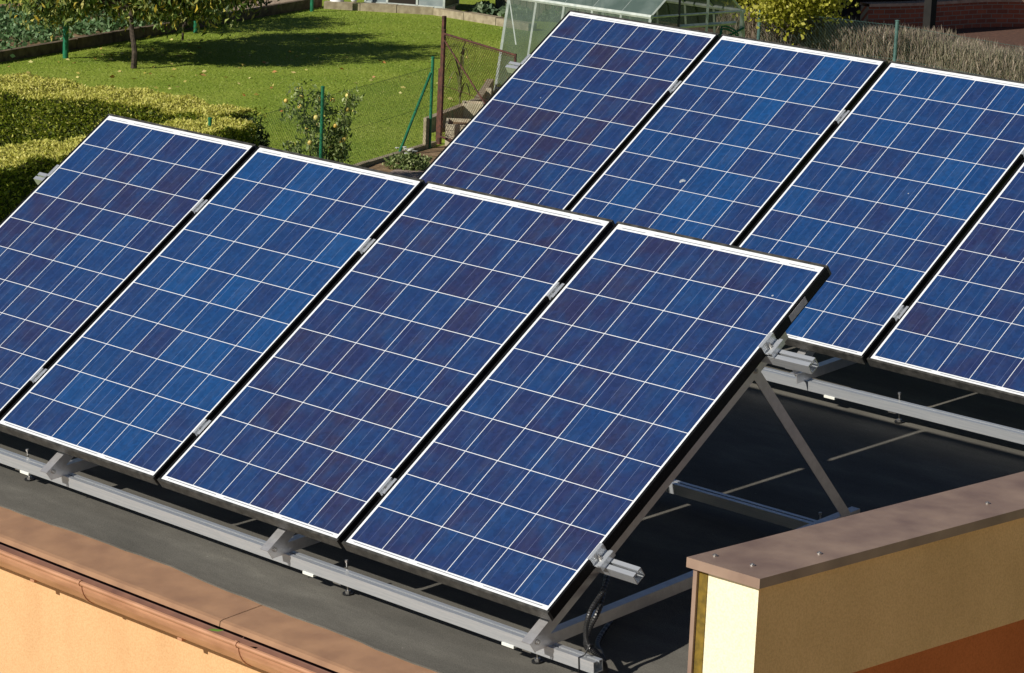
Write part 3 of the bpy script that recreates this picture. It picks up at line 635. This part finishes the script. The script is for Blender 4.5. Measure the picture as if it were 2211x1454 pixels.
# dark bush with pale fruit at the hedge end
def bush(name,c,r,n,label,m,leafsize,cat,fruit=0,stems=6,zmin=0,aspect=.55):
    t=empty(name,Matrix.Translation((c[0],c[1],0)),label=label,cat=cat)
    mb=MB()
    for k in range(stems):
        a=random.uniform(0,6.28); e=(math.cos(a)*r[0]*.6,math.sin(a)*r[1]*.6,c[2]+r[2]*random.uniform(0,.6)); mb.tube(smooth_path([(math.cos(a)*.05,math.sin(a)*.05,0),(e[0]*.35,e[1]*.35,e[2]*.55),e],4),[.016-.0014*i for i in range(9)],n=5,cap=False)
    mb.build('stem',M['bark'],t)
    cl=[]
    while len(cl)<n//60:
        p=rng.uniform(-1,1,3)
        if .3<np.linalg.norm(p)<1: cl.append(p*np.array(r)*rng.uniform(.75,1.15)+np.array([0,0,c[2]]))
    P=np.repeat(np.array(cl),60,axis=0)+rng.normal(size=(len(cl)*60,3))*np.array(r)*.16; P=P[P[:,2]>zmin]
    leaves('foliage',P,leafsize,nrm=np.array([0,0,.4]),mats=m,parent=t,aspect=aspect)
    for k in range(fruit):
        q=cl[k%len(cl)]+rng.normal(size=3)*np.array(r)*.15; mb=MB(); rr_=random.uniform(.022,.034)
        mb.lathe([(.001,-rr_),(rr_*.7,-rr_*.7),(rr_,0),(rr_*.7,rr_*.7),(.001,rr_)],q,n=8); mb.build('fruit',M['fruit'],t,smooth=True)
    return t
bush('rose_bush',(-20.08,15.58,.62),(.27,.27,.36),13000,'dark round bush with pale blooms at the end of the hedges',M['darkleaf'],.05,'bush',fruit=8)
# tomato plant with yellow fruit
def tomato(c):
    t=empty('tomato_plant',Matrix.Translation((*c,0)),label='staked tomato plant hung with yellow fruit by the lawn fence',cat='plant')
    mb=MB(); cl=[]
    for (dx,dy,h,n) in ((-.02,-.02,1.15,10),(.20,.20,1.08,8),(-.20,-.20,1.18,8),(.05,.05,.8,6),(-.32,-.32,.5,4),(.1,.1,.5,5)):
        pth=smooth_path([(dx*.3,dy*.3,0),(dx*.7,dy*.7,h*.5),(dx,dy,h)],6); mb.tube(pth,.010,n=5,cap=False)
        for k in range(n):
            f=pth[int(len(pth)*(.12+.85*k/n))]; cl.append(np.array(f)+rng.normal(size=3)*np.array([.09,.09,.03]))
    mb.build('stem',M['stem'],t)
    P=np.repeat(np.array(cl),70,axis=0)+rng.normal(size=(len(cl)*70,3))*np.array([.055,.055,.07])
    leaves('foliage',P[P[:,2]>.02],.068,mats=M['tomleaf'],parent=t,aspect=.4,droop=1.1,curl=.6)
    for k in range(34):
        q=cl[k%len(cl)]+rng.normal(size=3)*.06; mb=MB(); r=random.uniform(.024,.038); mb.lathe([(.001,-r),(r*.7,-r*.7),(r,0),(r*.7,r*.7),(.001,r)],q,n=8); mb.build('fruit',M['fruit'],t,smooth=True)
tomato((-20.92,17.55))
# maize-like tall stem plant by the gate
t=empty('maize_plant',Matrix.Translation((-24.35,23.18,0)),label='slender maize stalk with arching leaves growing behind the rusty gate',cat='plant')
mb=MB(); mb.tube([(0,0,0),(.02,0,.5),(0,.02,1.0)],[.014,.011,.006],n=6)
for k in range(9):
    a=k*2.4; z0=.25+k*.08; r=.14+.05*random.random(); w_=.018
    pp=[(0,0,z0),(math.cos(a)*r*.5,math.sin(a)*r*.5,z0+.22),(math.cos(a)*r,math.sin(a)*r,z0+.20),(math.cos(a)*r*1.4,math.sin(a)*r*1.4,z0+.03)]
    pp=smooth_path(pp,4); s=Vector((-math.sin(a),math.cos(a),0))
    V=[]; 
    for i,p_ in enumerate(pp): ww=w_*(1-i/len(pp))*1.2+.003; V+= [p_+s*ww,p_-s*ww]
    mb.add(V,[(2*i,2*i+1,2*i+3,2*i+2) for i in range(len(pp)-1)])
mb.build('stalk',M['stem'],t)
# small white-flowered plant on the soil edge
fl=bush('flowering_plant',(-21.05,19.15,.10),(.30,.26,.11),1500,'small white flowering plant at the edge of the slab path',M['tomleaf'],.05,'plant',stems=3)
mb=MB()
for k in range(9): 
    x,y,z=random.uniform(-.18,.05),random.uniform(-.12,.08),.24+random.uniform(-.02,.04); mb.lathe([(.001,.0),(.022,.006),(.03,.018),(.001,.022)],(x,y,z),n=7)
mb.build('flower',mat('white_petal',(.8,.8,.74),rough=.7),fl)
# far bushes and cabbages
for k,(x,y,s) in enumerate(((-33.9,33.0,.26),(-33.45,33.35,.28),(-32.95,33.1,.25),(-34.3,33.4,.22),(-32.6,33.5,.22))):
    t=empty('cabbage',Matrix.Translation((x,y,0)),label='grey-green leafy cabbage in the bed beyond the far lawn edging',cat='cabbage',group='cabbages in the far bed')
    pts=rng.normal(size=(150,3)); pts/=np.linalg.norm(pts,axis=1)[:,None]; pts[:,2]=np.abs(pts[:,2])*.8; leaves('leaf',pts*s*rng.uniform(.5,1,(150,1)),.15,nrm=pts,nspread=.5,mats=M['cab'],parent=t,aspect=.8)
bush('garden_shrub',(-32.3,34.0,.45),(.55,.5,.45),4200,'bright green shrub in the far bed left of the greenhouse',leafmat('green_leaf',[s2l((40,72,22)),s2l((70,108,38)),s2l((104,140,60))]),.07,'shrub')
bush('yellow_bush',(-24.7,30.75,1.52),(1.0,.7,.6),7600,'bright yellow-green bush behind the greenhouse, before the dark shelter',M['yellowbush'],.075,'bush',aspect=.7)

# ---- chain link fence, lawn side
def linkmesh(mb,a,b,z0,z1,step=.06,r=.0012):
    a,b=Vector((*a,0)),Vector((*b,0)); L=(b-a).length; d=(b-a)/L; H=z1-z0; n=int((L+H)/step)
    for k in range(n):
        s=k*step
        for sg in (1,-1):
            # line from (s-H..s) rising
            u0,u1=(s-H,s) if sg>0 else (s,s-H)
            v0,v1=z0,z1
            def clip(u0,v0,u1,v1):
                du=u1-u0; t0,t1=0,1
                if du>0: t0=max(t0,(0-u0)/du); t1=min(t1,(L-u0)/du)
                else: t0=max(t0,(L-u0)/du); t1=min(t1,(0-u0)/du)
                return (t0,t1)
            t0,t1=clip(u0,v0,u1,v1)
            if t1-t0<.03: continue
            p=a+d*(u0+(u1-u0)*t0)+Vector((0,0,v0+(v1-v0)*t0)); q=a+d*(u0+(u1-u0)*t1)+Vector((0,0,v0+(v1-v0)*t1))
            mb.tube([p,q],r,n=3,cap=False)
    for z in (z0+.02,(z0+z1)/2,z1-.01): mb.tube([a+Vector((0,0,z)),b+Vector((0,0,z))],r*1.6,n=4,cap=False)
def fpost(mb,x,y,h,r=.021): mb.tube([(x,y,0),(x,y,h)],r,n=10); mb.lathe([(r*1.25,h),(r*1.2,h+.012),(.001,h+.02)],(x,y,0),n=10)
t=empty('chain_link_fence',label='green chain link fence along the near side of the lawn',cat='fence')
fps=[(-22.27,20.64),(-20.72,17.34),(-19.32,14.44)]
for x,y in fps: mb=MB(); fpost(mb,x,y,1.215); mb.build('post',M['gpost'],t)
mb=MB(); mb.tube([(-21.99,19.81,0),(-22.24,20.58,1.02)],.019,n=8); mb.build('brace',M['gpost'],t)
mb=MB(); mb.box((-22.30,20.54,0),(-22.245,20.595,.42)); mb.build('concrete_stub',M['conc'],t)
mb=MB(); linkmesh(mb,fps[0],fps[1],.06,1.10); linkmesh(mb,fps[1],fps[2],.06,1.10); mb.build('wire_mesh',M['wire'],t)
for k,(x,y,h) in enumerate(((-32.02,21.9,1.05),(-33.83,26.0,1.0),(-35.6,30.2,1.0))):
    mb=MB(); fpost(mb,x,y,h,.045 if k==0 else .035)
    tag(mb.build('garden_post',M['gpost']),['thick dark green post at the bed edging left of the peach tree','dark green post at the bed edging right of the peach tree','dark green post near the far corner of the lawn'][k],'post','green posts along the vegetable bed')
# right-hand fence
t=empty('chain_link_fence',label='grey-green chain link fence behind the back row, in the dry plants',cat='fence')
rp=[(-25.04,30.55),(-22.58,30.98),(-18.6,30.25),(-15.4,29.8)]
for x,y in rp: mb=MB(); fpost(mb,x,y,1.2,.030); mb.build('post',M['bgpost'],t)
mb=MB()
for a,b in zip(rp[:-1],rp[1:]): linkmesh(mb,a,b,.06,1.14)
mb.build('wire_mesh',M['bgpost'],t)
# dry lavender stand (uncountable)
seg=[(-26.4,31.5),(-24.6,31.5),(-22.4,31.65),(-20.2,31.2),(-17.2,30.5)]
P=[];A=[]
N_=70000
for _ in range(N_):
    k=random.choices(range(4),[1,1,1.1,1.2])[0]; f=random.random(); x=seg[k][0]*(1-f)+seg[k+1][0]*f; y=seg[k][1]*(1-f)+seg[k+1][1]*f+random.uniform(-.45,.45)
    hh=.99+.02*math.sin(x*3)+.02*math.sin(x*7+1)-.07*min(1,max(0,(x+22.5)/1.5))-(.06 if random.random()<.5 else 0)
    P.append((x,y,random.uniform(.1,1)**.7*hh)); A.append(min(1,max(0,random.gauss(.45 if x<-22 else .6,.25))))
o=leaves('dry_lavender',np.array(P),.17,nrm=np.tile([0,0,1.6],(N_,1)),nspread=.28,mats=M['lav'],aspect=.085,lr=A); tag(o,'grey-brown stand of dry upright stalks along the right fence','dry plants',kind='stuff')

# ---- rusty gate
t=empty('garden_gate',Matrix.Translation((-22.48,21.02,0)),label='rusty brown steel gate with diagonal bar beside the green brace post',cat='gate')
mb=MB(); mb.box((-.022,-.022,0),(.022,.022,1.73)); mb.build('gate_post',M['rust'],t)
mb=MB(); mb.box((.04,-.06,.1),(.075,-.025,1.56)); mb.box((-.075,.0,.0),(-.045,.03,1.02)); mb.build('hinge_post',M['rust'],t)
e=Vector((math.cos(R_(-20)),math.sin(R_(-20)),0)); a=Vector((.057,-.04,0))
mb=MB(); mb.tube([a+Vector((0,0,1.50)),a+e*2.25+Vector((0,0,1.50))],.016,n=6); mb.tube([a+Vector((0,0,1.42)),a+e*2.25+Vector((0,0,.35))],.012,n=6); mb.tube([a+Vector((0,0,.12)),a+e*2.25+Vector((0,0,.12))],.016,n=6); mb.tube([a+e*2.25+Vector((0,0,.1)),a+e*2.25+Vector((0,0,1.52))],.018,n=6); gl=mb.build('gate_leaf',M['rust'],t)
mb=MB(); ga=a+Vector((0,0,0)); gb=a+e*2.25; linkmesh(mb,(ga.x,ga.y),(gb.x,gb.y),.14,1.48,r=.0022); mb.build('wire_mesh',M['rust'],gl)
# white planters
for k,(x,y,a,sx_,sy_,h) in enumerate(((-22.3,20.95,0,.55,.62,.30),(-24.0,22.9,0,.3,.3,.24),(-25.0,24.35,0,.08,.10,.24),(-25.0,24.6,0,.08,.10,.2))):
    t=empty('planter',Matrix.Translation((x,y,0))@Matrix.Rotation(R_(45),4,'Z'),label=['large cream trough by the foot of the rusty gate','smaller cream planter behind the large trough','narrow white block nearest the greenhouse corner','short white block at the greenhouse corner'][k],cat='planter',group='white planters by the gate')
    mb=MB(); w_=.03
    mb.box((0,0,0),(sx_,w_,h)); mb.box((0,sy_-w_,0),(sx_,sy_,h)); mb.box((0,w_,0),(w_,sy_-w_,h)); mb.box((sx_-w_,w_,0),(sx_,sy_-w_,h)); mb.build('trough',mat('cream_render',s2l((190,178,148)),s2l((218,208,180)),rough=.9,scale=9,detail=8),t)
    mb=MB(); mb.box((w_,w_,0),(sx_-w_,sy_-w_,h*.85)); mb.build('potting_soil',M['soil'],t)

# ---- greenhouse
GH=empty('greenhouse',Matrix.Translation((-25.95,25.70,0)),label='aluminium greenhouse with sloping sides and dull glazing',cat='greenhouse')
M['ghalu']=mat('greenhouse_aluminium',s2l((168,178,170)),s2l((198,204,196)),rough=.5,metal=.1,scale=10)
M['ghdark']=mat('greenhouse_dark_bar',s2l((28,34,34)),rough=.5)
def ghglass():
    T=NT('dull_glazing'); T.b.inputs['Base Color'].default_value=(*s2l((104,120,106)),1); T.b.inputs['Roughness'].default_value=.35; T.b.inputs['Alpha'].default_value=.5; T.b.inputs['Specular IOR Level'].default_value=.5
    tc=T.n('ShaderNodeTexCoord'); n=T.n('ShaderNodeTexNoise'); n.inputs['Scale'].default_value=2.2; n.inputs['Detail'].default_value=7; T.l(tc.outputs['Object'],n.inputs[0])
    T.l(ramp(T,n.outputs[0],[(.3,s2l((70,84,66))),(.7,s2l((104,120,108)))]),T.b.inputs['Base Color'])
    return T.m
M['ghglass']=ghglass(); M['roofglass']=mat('roof_glazing',s2l((84,100,94)),s2l((112,126,120)),rough=.3,scale=3,alpha=.85)
he=1.45; inset=.22; depth=2.05; length=2.93; ridge=2.25
def bar(mb,a,b,w_=.035,m=0): mb.tube([a,b],w_/2*1.2,n=4,mat=m)
def ghv(x,s,z): # s:0 near side .. 1 far side ; slanted walls
    k=z/he; y=(inset*k-inset) if s==0 else depth+inset-inset*k
    return (x,y,z)
mb=MB(); nb=5
xs=[length*i/nb for i in range(nb+1)]
for s in (0,1):
    for x in xs: bar(mb,ghv(x,s,0),ghv(x,s,he),.045 if x in (xs[0],xs[-1]) else .034)
    mb.tube([ghv(-.03,s,he),ghv(length+.03,s,he)],.035,n=6); bar(mb,ghv(0,s,.05),ghv(length,s,.05),.05); 
for x in xs:
    for s in (0,1): bar(mb,ghv(x,s,he),(x,depth/2,ridge),.03)
bar(mb,(0,depth/2,ridge),(length,depth/2,ridge),.05)
bar(mb,ghv(0,0,he),ghv(.30,0,.75),.02)
for x in (0,length):
    bar(mb,ghv(x,0,he),ghv(x,1,he),.03); bar(mb,ghv(x,0,.05),ghv(x,1,.05),.04)
mb.build('frame',M['ghalu'],GH)
for s in (0,1):
    for i in range(nb):
        mb=MB(); mb.add([ghv(xs[i],s,.05),ghv(xs[i+1],s,.05),ghv(xs[i+1],s,he),ghv(xs[i],s,he)],[(0,1,2,3)]); mb.build('side_pane',M['ghglass'],GH)
        mb=MB(); mb.add([ghv(xs[i],s,he+.02),ghv(xs[i+1],s,he+.02),(xs[i+1],depth/2,ridge+.02),(xs[i],depth/2,ridge+.02)],[(0,1,2,3)]); mb.build('roof_pane',M['roofglass'],GH)
mb=MB(); mb.add([ghv(0,0,.05),ghv(0,1,.05),ghv(0,1,he),(0,depth/2,ridge),ghv(0,0,he)],[(0,1,2,3,4)]); mb.build('end_pane',M['ghglass'],GH)
mb=MB()
for y,m,w_ in ((.62,0,.04),(1.25,1,.045),(depth-.02,1,.05)): bar(mb,(length,y,0),(length,y,he+.45*(1-abs(y-depth/2)/(depth/2))),w_,m)
bar(mb,(length,.62,1.28),(length,1.9,1.28),.05,1); bar(mb,(length,1.3,.7),(length,1.95,.62),.03,1)
mb.build('end_bar',[M['ghdark'],M['ghalu']],GH)
mb=MB(); mb.add([(length,inset*0-.0,.05),(length,.62,.05),(length,.62,he),(length,0,he)],[(0,1,2,3)]); mb.build('end_pane',M['ghglass'],GH)
mb=MB(); mb.box((length+.02,.66,.95),(length+.05,1.23,1.12)); mb.build('shelf',mat('white_shelf',(.7,.7,.64),rough=.6),GH)
# watering hose and can inside: green hose hung on the end bar
hs=empty('garden_hose',Matrix.Translation((-22.98,27.35,.0)),label='green garden hose hanging in the greenhouse doorway',cat='hose')
mb=MB()
for r in (.20,.24): mb.tube([(.06*math.sin(3*t_),r*math.cos(t_),1.0+r*math.sin(t_)) for t_ in [2*math.pi*k/24 for k in range(25)]],.014,n=6)
mb.tube([(0,-.25,1.05),(0,.15,1.12),(0,.4,1.2)],.016,n=6); mb.build('hose_coil',mat('green_rubber',s2l((16,100,70)),rough=.5),hs)

# ---- cold frame at the far end of the lawn
cf=empty('cold_frame',Matrix.Translation((-35.5,31.45,0))@Matrix.Rotation(R_(29),4,'Z'),label='grey glazed cold frame with one open bay at the end of the lawn',cat='cold frame')
M['cfp']=mat('frosted_panel',s2l((120,132,134)),s2l((140,150,150)),rough=.4,scale=6)
mb=MB()
for x in (0,.43,1.02,1.55): mb.box((x-.02,-.02,.12),(x+.02,.02,1.0))
mb.box((0,-.02,.12),(1.55,.02,.16)); mb.box((1.53,.02,.12),(1.57,.9,.16)); mb.box((0,-.02,1.0),(1.57,.9,1.03)); mb.box((1.53,.86,.12),(1.57,.9,1.0)); mb.build('frame',M['ghalu'],cf)
for a,b in ((0.02,.41),(1.04,1.53)): mb=MB(); mb.box((a,-.005,.16),(b,.005,1.0)); mb.build('panel',M['cfp'],cf)
mb=MB(); mb.box((1.545,.02,.16),(1.555,.86,1.0)); mb.build('panel',mat('grey_panel',s2l((104,108,98)),s2l((116,118,106)),rough=.6,scale=4),cf)
mb=MB(); mb.box((0,.88,.0),(1.5,.9,1.0)); mb.build('back_panel',mat('dark_board',s2l((40,34,26)),rough=.9),cf)
# fence boards right of the cold frame
bf=empty('board_fence',Matrix.Translation((-34.2,33.6,0)),label='dull grey-brown board fence behind the cabbages',cat='fence')
mb=MB()
for k in range(16): mb.box((k*.17,0,0),(k*.17+.15,.02,1.1+random.uniform(-.02,.02)))
mb.build('board',mat('old_board',s2l((96,94,80)),s2l((120,116,98)),rough=.9,scale=6,stretch=(6,1,.5)),bf)
mb=MB(); mb.box((-.1,.02,.3),(2.8,.06,.36)); mb.box((-.1,.02,.85),(2.8,.06,.91)); mb.build('fence_rail',M['bark'],bf)
# white garden ornament and ball
mb=MB(); mb.lathe([(.001,0),(.17,0),(.16,.05),(.11,.22),(.085,.42),(.10,.52),(.15,.6),(.001,.6)],(-35.86,31.05,.0),n=18); tag(mb.build('garden_urn',mat('white_cast_stone',(.78,.78,.76),rough=.6),smooth=True),'white flared garden urn at the far corner of the lawn','urn')
mb=MB(); r=.065; mb.lathe([(.001,-r)]+[(r*math.cos(t_),r*math.sin(t_)) for t_ in [R_(-60+20*k) for k in range(7)]]+[(.001,r)],(-35.55,31.2,.20),n=16); tag(mb.build('garden_ball',mat('white_ball',(.8,.8,.78),rough=.4),smooth=True),'small white ball on the far edging beside the urn','ball')

# ---- dark shelter, curved brick wall, stone top
sh=empty('garden_shelter',Matrix.Translation((-29,41,0)),label='dark timber garden shelter at the upper right, its unseen roof added to shade it',cat='shelter')
M['darkwood']=mat('dark_timber',s2l((26,20,18)),s2l((36,28,24)),rough=.8,scale=6)
mb=MB(); mb.box((-9.5,4.5,0),(-.2,4.6,2.5)); mb.box((-9.5,-3.4,0),(-9.4,4.5,2.5)); mb.build('wall',M['darkwood'],sh)
mb=MB(); mb.box((-9.8,-9.6,2.5),(.45,4.8,2.62)); mb.build('roof',M['darkwood'],sh)  # roof out of view, added and sized to cast shade below
for x,y,r in ((-.6,-2.6,.05),(-6,-2.6,.05)): mb=MB(); mb.box((x-r,y-r,0),(x+r,y+r,2.5)); mb.build('post',M['darkwood'],sh)
wp=MB(); wp.box((-24.285,33.895,0),(-24.135,34.045,2.5)); wp.tube([(-24.21,33.97,2.5),(-24.21,33.97,2.62)],.12,n=4); tag(wp.build('timber_post',mat('black_timber',(.008,.007,.006),(.014,.012,.01),rough=.9,scale=8)),'thick black timber post rising behind the dry stalks','post')
def brickmat():
    T=NT('red_brick'); tc=T.n('ShaderNodeTexCoord'); mp=T.n('ShaderNodeMapping'); mp.inputs['Rotation'].default_value=(R_(90),0,0); 
    uv=T.n('ShaderNodeUVMap'); uv.uv_map='uv'; br=T.n('ShaderNodeTexBrick'); T.l(uv.outputs[0],br.inputs['Vector'])
    br.inputs['Color1'].default_value=(*s2l((176,96,68)),1); br.inputs['Color2'].default_value=(*s2l((144,78,58)),1); br.inputs['Mortar'].default_value=(*s2l((150,138,124)),1)
    br.inputs['Scale'].default_value=1; br.inputs['Brick Width'].default_value=.25; br.inputs['Row Height'].default_value=.09; br.inputs['Mortar Size'].default_value=.008
    T.l(br.outputs[0],T.b.inputs['Base Color']); T.b.inputs['Roughness'].default_value=.9; return T.m
M['brick']=brickmat()
bw=empty('brick_wall',label='low curved red brick wall with pale coping round the terrace',cat='wall')
pts=[(-28.6,37.9),(-28.35,38.9),(-28.3,40.1),(-28.2,41.2),(-27.7,42.1),(-26.6,42.8),(-25.2,43.2)]
pth=smooth_path([(x,y,0) for x,y in pts],6)
V=[];UV=[];s=0;F=[]
H_=.5
for i,p_ in enumerate(pth):
    if i: s+=(p_-pth[i-1]).length
    d=(pth[min(i+1,len(pth)-1)]-pth[max(i-1,0)]).normalized(); n_=Vector((-d.y,d.x,0))
    for q,zz in ((p_,0),(p_,H_),(p_+n_*.24,H_),(p_+n_*.24,0)): V.append((q.x,q.y,zz))
for i in range(len(pth)-1):
    b=4*i; F+= [(b,b+4,b+5,b+1),(b+1,b+5,b+6,b+2),(b+2,b+6,b+7,b+3)]
F+=[(0,1,2,3),(len(V)-1,len(V)-2,len(V)-3,len(V)-4)]
me=bpy.data.meshes.new('wall'); me.from_pydata(V,[],F); ul=me.uv_layers.new(name='uv')
for poly in me.polygons:
    for li in poly.loop_indices:
        vi=me.loops[li].vertex_index; i=vi//4; ss=sum((pth[k+1]-pth[k]).length for k in range(i)); zz=V[vi][2]; ul.data[li].uv=(ss,zz+(0.24 if vi%4 in (2,3) else 0))
me.materials.append(M['brick']); bo=bpy.data.objects.new('brickwork',me); COL.objects.link(bo); bo.parent=bw
V=[];F=[]
for i,p_ in enumerate(pth):
    d=(pth[min(i+1,len(pth)-1)]-pth[max(i-1,0)]).normalized(); n_=Vector((-d.y,d.x,0))
    for q,zz in ((p_-n_*.03,H_+.002),(p_-n_*.03,H_+.06),(p_+n_*.28,H_+.06),(p_+n_*.28,H_+.002)): V.append((q.x,q.y,zz))
for i in range(len(pth)-1):
    b=4*i; F+= [(b,b+4,b+5,b+1),(b+1,b+5,b+6,b+2),(b+2,b+6,b+7,b+3)]
mb=MB(); mb.add(V,F); mb.build('wall_coping',mat('pale_coping',s2l((170,140,120)),s2l((196,168,146)),rough=.9,scale=6),bw)
tb=empty('garden_table',Matrix.Translation((-22.55,35.4,0)),label='round pale stone table at the right edge beyond the fence',cat='table')
mb=MB(); mb.lathe([(.001,.66),(.42,.66),(.44,.69),(.42,.72),(.001,.72)],n=24); mb.build('table_top',mat('pale_stone',s2l((130,144,136)),s2l((150,160,150)),rough=.6,scale=8),tb,smooth=False)
mb=MB(); mb.lathe([(.001,0),(.2,0),(.09,.1),(.08,.55),(.16,.66)],n=14); mb.build('table_foot',M['conc'],tb)
tw=mat('terracotta',s2l((170,96,66)),s2l((190,120,84)),rough=.85,scale=8)
mb=MB(); mb.lathe([(.12,0),(.18,.3),(.2,.3),(.2,.34),(.17,.34),(.15,.28),(.001,.27)],(-22.2,34.6,0),n=18); tag(mb.build('flower_pot',tw),'terracotta pot on the terrace under the stone table','pot')
